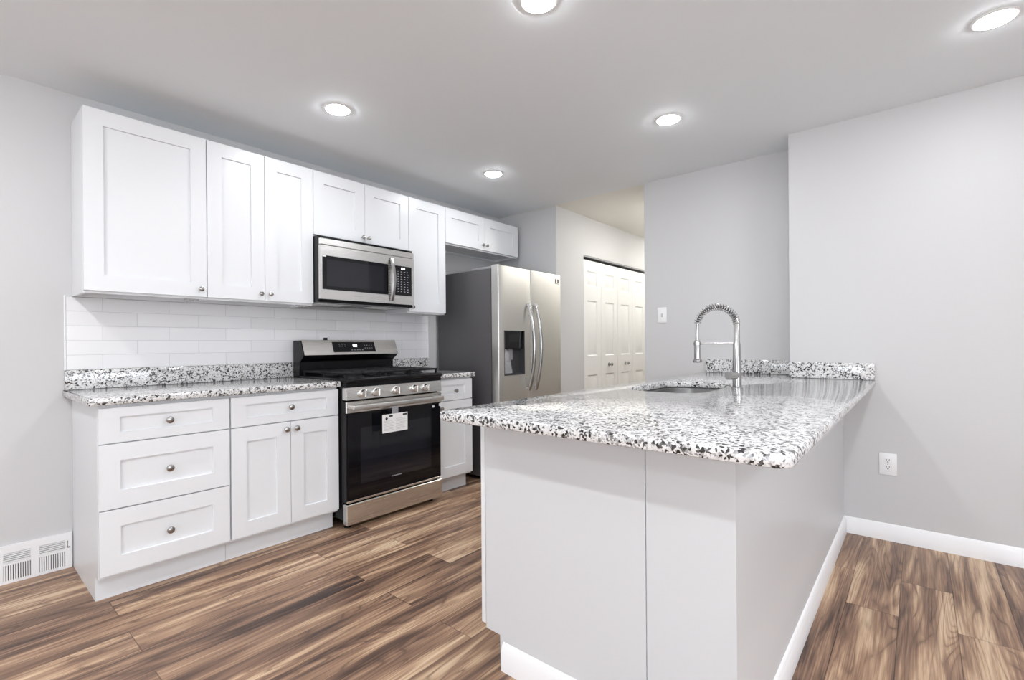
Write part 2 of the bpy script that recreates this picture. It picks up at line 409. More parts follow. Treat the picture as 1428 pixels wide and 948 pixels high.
# ------------------------------------------------------------------ cabinets
def add_knob(parent, x, z, yf, out=-1, s=1.0):
    bm = bmesh.new()
    lathe(bm, (x, yf, z), (0, out, 0), [(.0075 * s, 0), (.006 * s, .006), (.0055 * s, .012), (.010 * s, .0155), (.0155 * s, .018), (.0165 * s, .0215), (.0150 * s, .026), (.009 * s, .029), (.0, .030)], 20)
    return obj('knob', bm, 'knob', parent)
YB, ZD0, ZD1 = -.625, .127, .864
def base_cab(x0, x1, fronts, label, end_left=False):
    """fronts: list of (kind, fx0, fx1, z0, z1, knob(x,z))"""
    t = thing('base_cabinet', ((x0 + x1) / 2, -.3, 0), label, 'base cabinet')
    bm = bmesh.new()
    box(bm, x0, x1, -.605, -.003, .11, .8785, .001)
    box(bm, x0, x0 + .016, -.545, -.003, 0, .111)
    box(bm, x1 - .016, x1, -.545, -.003, 0, .111)
    obj('body', bm, 'white', t)
    bx('toe_kick', 'white', t, x0 + .0005, x1 - (.0005), -.5465, -.534, .0005, .1095)
    for kind, a, b, z0, z1, k in fronts:
        bm = bmesh.new(); shaker(bm, a, b, z0, z1, YB); d = obj(kind, bm, 'white', t)
        add_knob(d, k[0], k[1], YB)
    return t
base_cab(0, .5325, [('drawer', .002, .5295, .709, ZD1, (.263, .787)), ('drawer', .002, .5295, .417, .703, (.263, .559)), ('drawer', .002, .5285, ZD0, .411, (.263, .266))],
         'white base cabinet with three stacked drawers beside the floor vent')
base_cab(.5335, 1.1505, [('drawer', .538, 1.149, .709, ZD1, (.849, .787)), ('door', .538, .8495, ZD0, .703, (.822, .664)), ('door', .8525, 1.149, ZD0, .703, (.881, .664))],
         'white base cabinet with one drawer over two doors left of the range')
base_cab(1.9365, 2.3235, [('drawer', 1.939, 2.3215, .709, ZD1, (2.135, .779)), ('door', 1.939, 2.3215, ZD0, .703, (1.985, .655))],
         'narrow white base cabinet between the range and the refrigerator')
YU = -.315
def wall_cab(x0, x1, z0, z1, doors, label, rec=.02):
    t = thing('wall_cabinet', ((x0 + x1) / 2, 0, z0), label, 'wall cabinet')
    zb = z0 - .012
    bm = bmesh.new(); yb_, yf_ = -.0085, YU + .0195
    box(bm, x0, x1, yf_, -.0015 if z0 > 1.45 else -.0015, zb + rec, z1, 0)
    box(bm, x0, x0 + .016, yf_, -.0015, zb, zb + rec); box(bm, x1 - .016, x1, yf_, -.0015, zb, zb + rec)
    box(bm, x0 + .016, x1 - .016, yf_, yf_ + .019, zb, zb + rec); box(bm, x0 + .016, x1 - .016, -.02, -.0015, zb, zb + rec)
    obj('body', bm, 'white', t, 0)
    for a, b, k in doors:
        bm = bmesh.new(); shaker(bm, a, b, z0, z1, YU); d = obj('door', bm, 'white', t)
        add_knob(d, k[0], k[1], YU, s=.85)
    return t
ZT = 2.290
w1 = wall_cab(.0025, .531, 1.4085, ZT, [(.0035, .5295, (.497, 1.450))], 'large single-door white wall cabinet at the left end of the row')
w2 = wall_cab(.532, 1.1595, 1.4085, ZT, [(.534, .8465, (.820, 1.449)), (.8495, 1.158, (.876, 1.449))], 'double-door white wall cabinet just left of the microwave')
wall_cab(1.1605, 1.9455, 1.8685, ZT, [(1.1625, 1.5515, (1.530, 1.903)), (1.5545, 1.944, (1.577, 1.903))], 'short double-door white wall cabinet above the microwave')
wall_cab(1.9465, 2.334, 1.3945, ZT, [(1.9485, 2.3325, (1.974, 1.429))], 'narrow tall white wall cabinet between the microwave and the refrigerator')
wall_cab(2.335, 3.310, 1.994, ZT, [(2.337, 2.8215, (2.785, 2.036)), (2.8245, 3.308, (2.84, 2.036))], 'low double-door white wall cabinet above the refrigerator', rec=.012)
for wc, x in ((w1, .517), (w2, .515 + .63)):
    bm = bmesh.new(); box(bm, x - .09, x - .017, -.285, -.276, 1.388, 1.396); box(bm, x - .06, x - .04, -.28, -.26, 1.384, 1.398, .002)
    obj('light_clip', bm, 'chrome', wc)

# peninsula cabinets (kitchen side faces +y)
YD = -2.121
def pen_cab(x0, x1, fronts, label, end=False, sink=False):
    t = thing('base_cabinet', ((x0 + x1) / 2, -2.45, 0), label, 'base cabinet')
    bm = bmesh.new()
    e = .019 if end else 0
    if sink:
        a0, a1 = YK0 + .002, YD - .0235
        box(bm, x0, x0 + .018, a0, a1, .112, .8775); box(bm, x1 - .018, x1, a0, a1, .112, .8775); box(bm, x0 + .018, x1 - .018, a0, a0 + .012, .112, .8775)
        box(bm, x0 + .018, x1 - .018, a0 + .012, a1, .112, .13); box(bm, x0 + .018, x1 - .018, a1 - .018, a1, .84, .8775)
    else: box(bm, x0 + e, x1, YK0 + .002, YD - .0235, .112, .8775, .001)
    box(bm, x0 + e, x1, YK0 + .002, -2.215, 0, .112)
    obj('body', bm, 'white', t)
    if end:
        bm = bmesh.new()   # finished end panel with the toe notch
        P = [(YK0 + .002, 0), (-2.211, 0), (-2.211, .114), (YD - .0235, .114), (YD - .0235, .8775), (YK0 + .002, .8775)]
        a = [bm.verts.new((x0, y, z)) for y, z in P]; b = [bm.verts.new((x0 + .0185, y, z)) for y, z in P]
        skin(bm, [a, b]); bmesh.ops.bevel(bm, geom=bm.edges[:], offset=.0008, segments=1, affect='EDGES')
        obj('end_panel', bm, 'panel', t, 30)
    for kind, a, b, z0, z1, k in fronts:
        bm = bmesh.new(); shaker(bm, a, b, z0, z1, YD, out=1); d = obj(kind, bm, 'white', t); add_knob(d, k[0], k[1], YD, 1)
    return t
p1 = pen_cab(XB, 1.46, [('door', XB + .003, 1.145, ZD0, .866, (1.11, .80)), ('door', 1.148, 1.458, ZD0, .866, (1.185, .80))], 'white base cabinet at the open end of the peninsula', True)
bm = bmesh.new(); box(bm, XB + .010, XB + .035, YD + .0005, YD + .008, .671, .726, .002); box(bm, XB + .014, XB + .031, YD + .008, YD + .012, .68, .70, .002)
obj('door_latch', bm, 'plastic', p1)
pen_cab(1.461, 2.40, [('door', 1.464, 1.929, ZD0, .866, (1.89, .80)), ('door', 1.932, 2.398, ZD0, .866, (1.97, .80))], 'white sink base cabinet under the peninsula sink', sink=True)
pen_cab(2.401, 3.07, [('drawer', 2.404, 3.067, .709, .866, (2.73, .787)), ('door', 2.404, 2.735, ZD0, .703, (2.70, .66)), ('door', 2.738, 3.067, ZD0, .703, (2.77, .66))], 'white base cabinet at the wall end of the peninsula')

# ------------------------------------------------------------------ granite
ZC0, ZC1 = .8795, .914
def stone(name, outer, holes, z0, z1, label, r=.007):
    bm = bmesh.new(); slab(bm, outer, holes, z0, z1, r); return tag(obj(name, bm, 'granite', None, 40), label, 'countertop')
stone('granite_countertop', rpoly(-.038, 1.1535, -.650, -.001, [.002, .002, .02, .004]), [], ZC0, ZC1, 'speckled granite countertop over the drawers left of the range')
stone('granite_countertop', rpoly(1.9365, 2.345, -.650, -.001, [.002, .002, .004, .02]), [], ZC0, ZC1, 'small speckled granite countertop between range and refrigerator')
ZP0, ZP1 = .8785, .910
XE0, YP0, YP1 = .644, -2.094, -3.140
def pen_outline():
    P = []
    r = .035
    for k in range(7):
        a = math.radians(90 + 90 * k / 6); P.append((XE0 + r + r * math.cos(a), YP0 - r + r * math.sin(a)))
    for k in range(7):
        a = math.radians(180 + 90 * k / 6); P.append((XE0 + r + r * math.cos(a), YP1 + r + r * math.sin(a)))
    P += [(XN - .001, YP1), (XN - .001, YS + .001), (XF - .001, YS + .001), (XF - .001, YP0)]
    return P
SX0, SX1, SY0, SY1 = 1.70, 2.36, -2.598, -2.232
stone('granite_countertop', pen_outline(), [rpoly(SX0, SX1, SY0, SY1, .13, 10)], ZP0, ZP1, 'large speckled granite peninsula top with a sink cutout', .008)
def splash(a, label):
    bm = bmesh.new(); box(bm, *a, bev=.002, seg=2); tag(obj('granite_backsplash', bm, 'granite', None), label, 'backsplash strip')
splash((-.030, 1.168, -.021, -.001, ZC1 + .0005, 1.0155), 'low granite backsplash strip behind the left countertop')
splash((1.935, 2.385, -.021, -.001, ZC1 + .0005, 1.0155), 'short granite backsplash strip right of the range')
splash((XF - .021, XF - .001, YS + .0225, -2.105, ZP1 + .0005, 1.007), 'granite backsplash strip behind the faucet')
splash((XN - .021, XN - .001, -3.137, YS + .001, ZP1 + .0005, 1.007), 'granite backsplash strip on the right wall at the peninsula corner')
# ------------------------------------------------------------------ sink
def make_sink():
    t = thing('kitchen_sink', ((SX0 + SX1) / 2, (SY0 + SY1) / 2, .66), 'undermount stainless steel sink sunk into the peninsula top', 'sink')
    bm = bmesh.new()
    lv = [(-.02, .8765), (-.005, .8765), (.004, .872), (.008, .70), (.02, .675), (.05, .665)]
    base = rpoly(SX0, SX1, SY0, SY1, .13, 10)
    R = [[bm.verts.new((x, y, z)) for x, y in inset2(base, d)] for d, z in lv]
    skin(bm, R, False); bm.faces.new(R[-1])
    o = obj('bowl', bm, 'sinksteel', t, 40)
    md = o.modifiers.new('thickness', 'SOLIDIFY'); md.thickness = .0015
    bm = bmesh.new(); lathe(bm, ((SX0 + SX1) / 2, (SY0 + SY1) / 2, .6655), (0, 0, 1), [(.055, 0), (.055, .003), (.045, .004), (.04, .001), (0, .001)], 28); obj('drain', bm, 'chrome', t)
make_sink()
# ------------------------------------------------------------------ faucet
def make_faucet():
    fx, fy, z0 = 2.099, -2.655, ZP1
    t = thing('kitchen_faucet', (fx, fy, z0), 'tall brushed nickel spring-neck faucet standing beside the sink', 'faucet')
    bm = bmesh.new(); lathe(bm, (fx, fy, z0), (0, 0, 1), [(.026, 0), (.026, .004), (.0205, .008), (.020, .135), (.0185, .14), (.0175, .215), (.0145, .222), (.0140, .335), (.0125, .338), (0, .338)], 28)
    col = obj('column', bm, 'chrome', t)
    bm = bmesh.new(); tube(bm, [(fx - .01, fy + .004, z0 + .063), (fx - .062, fy + .022, z0 + .063)], .0205, 24); h = obj('handle', bm, 'chrome', t)
    # spring arch in the x = fx plane towards the sink (+y)
    R = .0945; cy = fy + R; cz = z0 + .308
    def arch(a): return Vector((fx, cy - R * math.cos(a), cz + R * math.sin(a)))
    ang = [math.radians(-16 + 185 * k / 60) for k in range(61)]
    path = [Vector((fx, fy, z0 + .30))] + [arch(a) for a in ang if a > 0]
    last = path[-1]
    hose = path + [Vector((fx, fy + 2 * R + .001, cz - .03)), Vector((fx, fy + 2 * R + .001, cz - .07)), Vector((fx, fy + 2 * R, z0 + .232))]
    bm = bmesh.new(); tube(bm, path, .0080, 12); obj('hose', bm, 'darkgrey', t)
    bm = bmesh.new(); tube(bm, hose[len(path) - 5:], .0075, 12); obj('wand', bm, 'chrome', t)
    coil = []; turns = 24; K = turns * 14
    a0, a1 = 0.0, math.radians(171)
    for k in range(K + 1):
        s = k / K; a = a0 + (a1 - a0) * s; c = arch(a)
        rad = Vector((0, -math.cos(a), math.sin(a))); ph = 2 * PI * turns * s
        coil.append(c + rad * (.0162 * math.cos(ph)) + Vector((1, 0, 0)) * (.0162 * math.sin(ph)))
    bm = bmesh.new(); tube(bm, coil, .0021, 6); obj('spring', bm, 'chrome', t)
    hy = fy + 2 * R
    bm = bmesh.new(); lathe(bm, (fx, hy, z0 + .122), (0, 0, 1), [(.0, 0), (.021, 0), (.0225, .003), (.0225, .012), (.0165, .018), (.0155, .105), (.013, .112), (.009, .114), (0, .114)], 24)
    obj('spray_head', bm, 'chrome', t)
    bm = bmesh.new(); tube(bm, [(fx, fy + .010, z0 + .218), (fx, hy - .012, z0 + .218)], .0042, 10)
    lathe(bm, (fx, hy, z0 + .211), (0, 0, 1), [(.0185, 0), (.0185, .014)], 20)
    obj('support_arm', bm, 'chrome', t)
make_faucet()

# ------------------------------------------------------------------ microwave
def make_microwave():
    x0, x1, z0, z1 = 1.158, 1.926, 1.437, 1.832; yf = -.402
    xa, xb = 1.1625, 1.9445
    t = thing('microwave_oven', (1.55, -.2, 1.425), 'stainless over-the-range microwave with a black glass window', 'microwave')
    bm = bmesh.new(); box(bm, xa, xb - .004, -.365, -.0095, 1.418, 1.8555, .003); box(bm, x0 + .004, x1 - .004, -.384, -.364, 1.432, 1.836)
    obj('body', bm, 'black', t)
    bx('vent_panel', 'steel', t, x0, x1, yf, -.3845, 1.7905, z1, bev=.003)
    xd = 1.742
    bm = bmesh.new(); panelled(bm, [x0, 1.174, 1.690, xd - .0015], [z0, 1.499, 1.722, 1.787], [(1, 1)], yf, .0175, [(.001, .003)]); d = obj('door', bm, 'steel', t)
    bm = bmesh.new(); box(bm, 1.1755, 1.6885, yf + .0005, yf + .003, 1.5005, 1.7205, .0005); wdw = obj('window', bm, 'glass', d)
    bm = bmesh.new(); box(bm, 1.205, 1.655, yf - .0002, yf + .001, 1.522, 1.698, .0003); obj('window_screen', bm, 'mwglass', d)
    bm = bmesh.new()
    pts = [(1.7165, yf - .008 - .034 * math.sin(PI * k / 16), 1.455 + .315 * k / 16) for k in range(17)]
    for k in range(16):
        pass
    R = []
    for k, (x, y, z) in enumerate(pts):
        hw = .0165
        R.append([bm.verts.new(v) for v in ((x - hw, y + .006, z), (x - hw * .6, y - .003, z), (x + hw * .6, y - .003, z), (x + hw, y + .006, z), (x + hw * .5, y + .009, z), (x - hw * .5, y + .009, z))])
    skin(bm, R); box(bm, 1.706, 1.727, yf - .008, yf + .001, 1.456, 1.475, .002); box(bm, 1.706, 1.727, yf - .008, yf + .001, 1.75, 1.769, .002)
    obj('handle', bm, 'chrome', d, 50)
    bx('sticker', 'paper', d, 1.176, 1.200, yf - .0008, yf + .0003, 1.712, 1.722, label='small white sticker on the window corner')
    bm = bmesh.new(); panelled(bm, [xd, 1.748, 1.903, x1], [z0, 1.501, 1.722, 1.787], [(1, 1)], yf, .0175, [(.001, .003)]); cp = obj('control_panel', bm, 'steel', t)
    bx('keypad', 'glass', cp, 1.7495, 1.9015, yf + .0004, yf + .003, 1.5025, 1.7205, bev=.0005)
    bm = bmesh.new()
    for dx in (0, .011, .024, .034): box(bm, 1.806 + dx * .8, 1.812 + dx * .8, yf - .0003, yf + .001, 1.697, 1.710)
    obj('display', bm, 'led', cp)
    bm = bmesh.new()
    for r in range(9):
        for c in range(4):
            wdt = .013 if (r + c) % 3 else .008
            x = 1.772 + c * .029; z = 1.676 - r * .0185
            box(bm, x, x + wdt, yf - .0002, yf + .001, z, z + .0045)
    obj('key_legends', bm, 'keyprint', cp)
    bm = bmesh.new()
    for k in range(6): box(bm, 1.405 + k * .011, 1.412 + k * .011, yf - .0003, yf + .0005, 1.466, 1.4725)
    obj('brand_mark', bm, 'print', d)
    for a in (1.21, 1.63):
        bm = bmesh.new(); box(bm, a, a + .25, -.30, -.10, 1.4145, 1.4185, .001)
        for k in range(9): box(bm, a + .012 + k * .0255, a + .022 + k * .0255, -.29, -.11, 1.4135, 1.4146)
        obj('grease_filter', bm, 'steel', t)
make_microwave()

# ------------------------------------------------------------------ gas range
def make_range():
    x0, x1, yf = 1.158, 1.930, -.700; xm = (x0 + x1) / 2
    t = thing('gas_range', (xm, -.35, 0), 'stainless and black gas range with five knobs in the cabinet run', 'range')
    bm = bmesh.new(); box(bm, x0 + .002, x1 - .002, -.655, -.03, .06, .90, .002); obj('body', bm, 'black', t)
    for sx in (x0 + .05, x1 - .05):
        for sy in (-.62, -.09):
            bm = bmesh.new(); lathe(bm, (sx, sy, 0), (0, 0, 1), [(.022, 0), (.022, .008), (.012, .012), (.012, .062)], 14); obj('leg', bm, 'black', t)
    bm = bmesh.new(); box(bm, x0 - .003, x1 + .002, -.712, -.115, .9005, .9295, .011, 3); box(bm, x0 + .001, x1 - .001, -.695, -.656, .874, .901)
    obj('cooktop', bm, 'black', t)
    # control panel: slightly tilted steel fascia
    bm = bmesh.new()
    P = [(-.656, .798), (-.703, .798), (-.697, .873), (-.656, .873)]
    skin(bm, [[bm.verts.new((x, y, z)) for y, z in P] for x in (x0, x1)]); bmesh.ops.bevel(bm, geom=bm.edges[:], offset=.003, segments=2, affect='EDGES')
    cp = obj('control_panel', bm, 'steel', t)
    for kx in (1.273, 1.374, 1.529, 1.681, 1.778):
        bm = bmesh.new()
        lathe(bm, (kx, -.699, .834), (0, -1, -.08), [(.0285, 0), (.0285, .005), (.025, .007), (.0235, .026), (.0215, .030), (0, .031)], 26)
        box(bm, kx - .0045, kx + .0045, -.742, -.725, .811, .857, .0025)
        obj('knob', bm, 'steel', cp)
    # oven door
    bm = bmesh.new(); box(bm, x0 + .003, x1 - .003, -.692, -.657, .168, .714, .002); box(bm, x0 + .001, x1 - .001, -.69, -.6575, .714, .79)
    d = obj('oven_door', bm, 'black', t)
    bx('door_band', 'steel', d, x0, x1, yf, -.690, .717, .788, bev=.003)
    bx('door_glass', 'glass', d, x0 + .012, x1 - .012, -.6965, -.6925, .190, .714, bev=.001)
    bx('inner_window', 'mwglass', d, x0 + .10, x1 - .10, -.6972, -.6966, .27, .62, bev=.0002)
    bx('bottom_trim', 'steel', d, x0 + .003, x1 - .020, -.698, -.6925, .170, .182, bev=.001)
    bm = bmesh.new(); box(bm, x0 + .022, x1 - .022, -.752, -.736, .737, .768, .005, 2)
    box(bm, x0 + .03, x0 + .06, -.737, -.699, .741, .764, .003); box(bm, x1 - .06, x1 - .03, -.737, -.699, .741, .764, .003)
    obj('handle', bm, 'steel', d)
    bm = bmesh.new()
    for k in range(8): box(bm, 1.492 + k * .010, 1.4985 + k * .010, -.6978, -.697, .268, .2745)
    obj('brand_mark', bm, 'print', d)
    bm = bmesh.new(); box(bm, 1.842, 1.862, -.6995, -.6966, .684, .70, .003, 2); obj('foam_pad', bm, 'plastic', d)
    bx('foam_corner', 'plastic', d, x1 - .018, x1 - .001, -.7005, -.692, .166, .182, bev=.002); bx('foam_corner', 'plastic', d, x1 - .024, x1 - .001, -.7025, -.6925, .689, .709, bev=.002)
    dr = bx('storage_drawer', 'steel', t, x0, x1, yf, -.657, .034, .160, bev=.004)
    # backguard
    bx0, bx1 = 1.158, 1.934
    def prism(P, a, b, bev=0):
        bm = bmesh.new(); skin(bm, [[bm.verts.new((x, y, z)) for y, z in P] for x in (a, b)])
        if bev: bmesh.ops.bevel(bm, geom=bm.edges[:], offset=bev, segments=2, affect='EDGES')
        return bm
    bm = prism([(-.03, .90), (-.118, .90), (-.118, 1.02), (-.172, 1.052), (-.181, 1.066), (-.138, 1.168), (-.03, 1.168)], bx0, bx1, .002)
    bgd = obj('backguard', bm, 'black', t, 30)
    bm = prism([(-.1825, 1.064), (-.1865, 1.067), (-.1425, 1.1715), (-.10, 1.1715), (-.10, 1.1695), (-.138, 1.1695)], bx0 + .004, bx1 + .001)
    fac = obj('fascia', bm, 'steel', bgd, 30)
    def onface(a, b, s0, s1, d0, d1, bm):
        p = Vector((-.1865, 1.067)); q = Vector((-.1425, 1.1715)); e = q - p; n = Vector((-e.y, e.x)).normalized()
        P = [p + e * s + n * d for s, d in ((s0, d0), (s1, d0), (s1, d1), (s0, d1))]
        skin(bm, [[bm.verts.new((x, v.x, v.y)) for v in P] for x in (a, b)])
    bm = bmesh.new(); onface(1.382, 1.733, .16, .86, -.001, .0015, bm); obj('display_panel', bm, 'glass', bgd)
    bm = bmesh.new()
    for dx in (0, .009, .017, .026): onface(1.545 + dx, 1.5505 + dx, .52, .68, .0014, .0022, bm)
    obj('display', bm, 'led', bgd)
    bm = bmesh.new()
    for k in range(6): onface(1.43 + (k % 3) * .022, 1.442 + (k % 3) * .022, .55 + .14 * (k // 3), .59 + .14 * (k // 3), .0014, .0019, bm)
    obj('timer_legends', bm, 'print', bgd)
    bm = bmesh.new()
    for k in range(5): onface(1.525 + k * .022, 1.537 + k * .022, .27, .32, .0014, .0019, bm)
    obj('clock_legends', bm, 'print', bgd)
    bm = bmesh.new()
    for k in range(8): onface(1.64 + (k % 4) * .02, 1.648 + (k % 4) * .02, .4 + .2 * (k // 4), .44 + .2 * (k // 4), .0014, .0019, bm)
    obj('oven_legends', bm, 'print', bgd)
    # burners and grates
    for bxx, by, r in ((1.30, -.26, .045), (1.30, -.55, .055), (xm, -.405, .05), (1.79, -.26, .04), (1.79, -.55, .055)):
        bm = bmesh.new(); lathe(bm, (bxx, by, .9296), (0, 0, 1), [(r * 1.25, 0), (r * 1.2, .006), (r, .008), (r, .015), (r * .92, .019), (0, .020)], 24); obj('burner', bm, 'iron', t)
    gw = .249
    for k in range(3):
        a = x0 + .012 + k * (gw + .001); b = a + gw; ya, yb_ = -.668, -.145; za, zb = .951, .9635
        bm = bmesh.new()
        for yy in (ya, yb_ - .013): box(bm, a, b, yy, yy + .013, za, zb, .002)
        for xx in (a, b - .013): box(bm, xx, xx + .013, ya, yb_, za, zb, .002)
        mx_ = (a + b) / 2
        box(bm, mx_ - .006, mx_ + .006, ya, yb_, za, zb, .002)
        for yy in (-.55, -.405, -.26): box(bm, a, b, yy - .006, yy + .006, za, zb, .002)
        for yy in (-.61, -.49, -.33, -.20): box(bm, a, a + .08, yy - .005, yy + .005, za, zb, .002); box(bm, b - .08, b, yy - .005, yy + .005, za, zb, .002)
        for xx in (a + .003, b - .013):
            for yy in (ya + .002, -.41, yb_ - .012): box(bm, xx, xx + .010, yy, yy + .010, .9297, za + .002)
        obj('grate', bm, 'iron', t)
make_range()
def make_tag():
    t = thing('paper_tag', (1.47, -.755, .57), 'white printed card taped below the oven door handle', 'paper tag')
    bm = bmesh.new(); box(bm, 1.378, 1.577, -.7555, -.7548, .573, .690); c = obj('card', bm, 'paper', t, 0)
    bm = bmesh.new(); box(bm, 1.452, 1.502, -.7552, -.7546, .682, .736); obj('tape', bm, 'grey', t, 0)
    bx('heading', 'blackprint', c, 1.430, 1.458, -.7563, -.7554, .672, .683); bx('heading', 'blackprint', c, 1.538, 1.572, -.7563, -.7554, .672, .683)
    bm = bmesh.new()
    q = [bm.verts.new(v) for v in ((1.410, -.7561, .650), (1.4205, -.7561, .663), (1.410, -.7561, .676), (1.3995, -.7561, .663))]
    bm.faces.new(q)
    obj('warning_diamond', bm, 'blackprint', c, 0)
    bm = bmesh.new(); rr = random.Random(3)
    for k in range(9):
        for a, b in ((1.388, 1.470), (1.482, 1.568)):
            if k < 1 and a < 1.45: continue
            box(bm, a, b - rr.random() * .02, -.7560, -.7554, .655 - k * .0085, .6565 - k * .0085)
    obj('fine_print', bm, MAT['keyprint'], c, 0)
make_tag()

# ------------------------------------------------------------------ refrigerator
def make_fridge():
    x0, x1, yc, yd = 2.491, 3.3835, -.682, -.766; xm = 2.917
    t = thing('refrigerator', ((x0 + x1) / 2, -.35, 0), 'side-by-side stainless refrigerator with dark grey case and dispenser', 'refrigerator')
    bm = bmesh.new(); box(bm, x0, x1, yc, -.045, .03, 1.754, .004, 2); obj('case', bm, 'darkgrey', t)
    bx('gasket', 'slot', t, x0 + .012, x1 - .012, yc - .0085, yc - .0005, .11, 1.765)
    bx('kick_grille', 'black', t, x0 + .01, x1 - .01, yc - .03, yc - .001, .025, .092, bev=.003)
    for fx in (x0 + .06, x1 - .06):
        for fy in (-.64, -.10):
            bm = bmesh.new(); lathe(bm, (fx, fy, 0), (0, 0, 1), [(.025, 0), (.025, .012), (.012, .014), (.012, .032)], 14); obj('foot', bm, 'black', t)
    def fdoor(a, b, cells, xs, zs, steps):
        bm = bmesh.new(); panelled(bm, xs, zs, cells, yd, .0745, steps)
        es = [e for e in bm.edges if all(abs(v.co.y - yd) < 1e-5 for v in e.verts) and
              (all(abs(v.co.x - a) < 1e-5 for v in e.verts) or all(abs(v.co.x - b) < 1e-5 for v in e.verts) or all(abs(v.co.z - zs[-1]) < 1e-5 for v in e.verts) or all(abs(v.co.z - zs[0]) < 1e-5 for v in e.verts))]
        bmesh.ops.bevel(bm, geom=es, offset=.008, segments=3, profile=.5, affect='EDGES')
        return bm
    hx0, hx1, hz0, hz1 = 2.556, 2.830, .872, 1.246
    d1 = obj('door', fdoor(x0, xm - .004, [(1, 1)], [x0, hx0, hx1, xm - .004], [.10, hz0, hz1, 1.779], [(.0005, .062)]), 'steelz', t, 40)
    d2 = obj('door', fdoor(xm + .004, x1, [], [xm + .004, x1], [.10, 1.779], []), 'steelz', t, 40)
    # dispenser
    bm = bmesh.new()
    zc = 1.095
    box(bm, hx0 + .001, hx1 - .001, yd + .0575, yd + .0605, hz0 + .001, hz1 - .001)
    box(bm, hx0 + .001, hx0 + .006, yd - .001, yd + .058, hz0 + .001, hz1 - .001); box(bm, hx1 - .006, hx1 - .001, yd - .001, yd + .058, hz0 + .001, hz1 - .001)
    box(bm, hx0 + .001, hx1 - .001, yd - .001, yd + .058, hz0 + .001, hz0 + .012)
    dsp = obj('dispenser', bm, 'liner', d1)
    bx('dispenser_control', 'glass', d1, hx0 + .0065, hx1 - .0065, yd - .002, yd + .057, zc, hz1 - .0015, bev=.002)
    bx('dispenser_screen', 'mwglass', d1, hx0 + .06, hx1 - .07, yd - .0026, yd - .0021, zc + .055, hz1 - .03)
    bm = bmesh.new(); box(bm, hx0 + .10, hx0 + .16, yd + .040, yd + .052, 1.00, zc - .001, .004); obj('paddle', bm, 'grey', d1)
    # bowed handles
    for hx, d in ((2.868, d1), (2.966, d2)):
        bm = bmesh.new(); n = 24; pts = []
        for k in range(n + 1):
            s = k / n; pts.append((hx, yd - .014 - .062 * math.sin(PI * s) ** .8, .735 + .745 * s))
        tube(bm, pts, .016, 14)
        for z in (.75, 1.465): tube(bm, [(hx, yd + .001, z), (hx, yd - .022, z)], .0145, 14)
        obj('handle', bm, 'chrome', d, 60)
    bm = bmesh.new(); box(bm, 3.292, 3.312, yd - .0012, yd + .0004, 1.700, 1.735, .0004); box(bm, 3.330, 3.352, yd - .0012, yd + .0004, 1.700, 1.735, .0004); box(bm, 3.292, 3.352, yd - .0012, yd + .0004, 1.690, 1.695)
    obj('badge', bm, 'darkgrey', d2)
    for hx in (x0 + .045, x1 - .045):
        bm = bmesh.new(); box(bm, hx - .035, hx + .035, yc - .045, -.45, 1.7545, 1.772, .004, 2); obj('hinge_cover', bm, 'grey', t)
make_fridge()
def make_bag():
    bm = bmesh.new(); rr = random.Random(5); n, m_ = 9, 15
    def pt(i, j, s):
        u = i / (n - 1) - .5; v = j / (m_ - 1)
        pin = 1 - .35 * max(0, v - .75) / .25
        th = .011 * (1 - (2 * u) ** 4) * (.25 + .75 * math.sin(PI * min(1, v * .9 + .1)))
        x = 2.655 + u * .115 * pin - (v - .0) * .055 + rr.uniform(-.003, .003)
        y = -.724 + s * th + rr.uniform(-.002, .002) - .006 * v
        return (x, y, .8865 + v * .205 - abs(u) * .01 * v)
    A = [[bm.verts.new(pt(i, j, 1)) for j in range(m_)] for i in range(n)]
    B = [[bm.verts.new(pt(i, j, -1)) for j in range(m_)] for i in range(n)]
    for G in (A, B):
        for i in range(n - 1):
            for j in range(m_ - 1): bm.faces.new((G[i][j], G[i + 1][j], G[i + 1][j + 1], G[i][j + 1]))
    for i in range(n - 1):
        bm.faces.new((A[i][0], B[i][0], B[i + 1][0], A[i + 1][0])); bm.faces.new((A[i][-1], A[i + 1][-1], B[i + 1][-1], B[i][-1]))
    for j in range(m_ - 1):
        bm.faces.new((A[0][j], A[0][j + 1], B[0][j + 1], B[0][j])); bm.faces.new((A[-1][j], B[-1][j], B[-1][j + 1], A[-1][j + 1]))
    tag(obj('plastic_bag', bm, 'bag', None, 60), 'crumpled clear plastic parts bag standing in the refrigerator dispenser', 'bag')
make_bag()

# ------------------------------------------------------------------ wall plates and vent
def outlet():
    yc_, zc_ = -3.193, .434; x = XN
    t = thing('wall_outlet', (x, yc_, zc_ - .06), 'white duplex outlet on the right wall below the peninsula', 'outlet')
    bx('cover_plate', 'plastic', t, x - .006, x - .0003, yc_ - .040, yc_ + .040, zc_ - .062, zc_ + .062, bev=.003, seg=2)
    for dz in (-.0195, .0195):
        bm = bmesh.new(); box(bm, x - .008, x - .005, yc_ - .017, yc_ + .017, zc_ + dz - .0145, zc_ + dz + .0145, .004, 2)
        r = obj('receptacle', bm, 'plastic', t)
        bm = bmesh.new()
        box(bm, x - .0085, x - .0075, yc_ - .0075, yc_ - .005, zc_ + dz + .001, zc_ + dz + .010); box(bm, x - .0085, x - .0075, yc_ + .005, yc_ + .0075, zc_ + dz + .001, zc_ + dz + .009)
        lathe(bm, (x - .0075, yc_, zc_ + dz - .0065), (-1, 0, 0), [(.0032, 0), (.0032, .001)], 12)
        obj('slots', bm, 'slot', r)
    bm = bmesh.new(); lathe(bm, (x - .0058, yc_, zc_), (-1, 0, 0), [(.003, 0), (.003, .001)], 12); obj('screw', bm, 'chrome', t)
outlet()
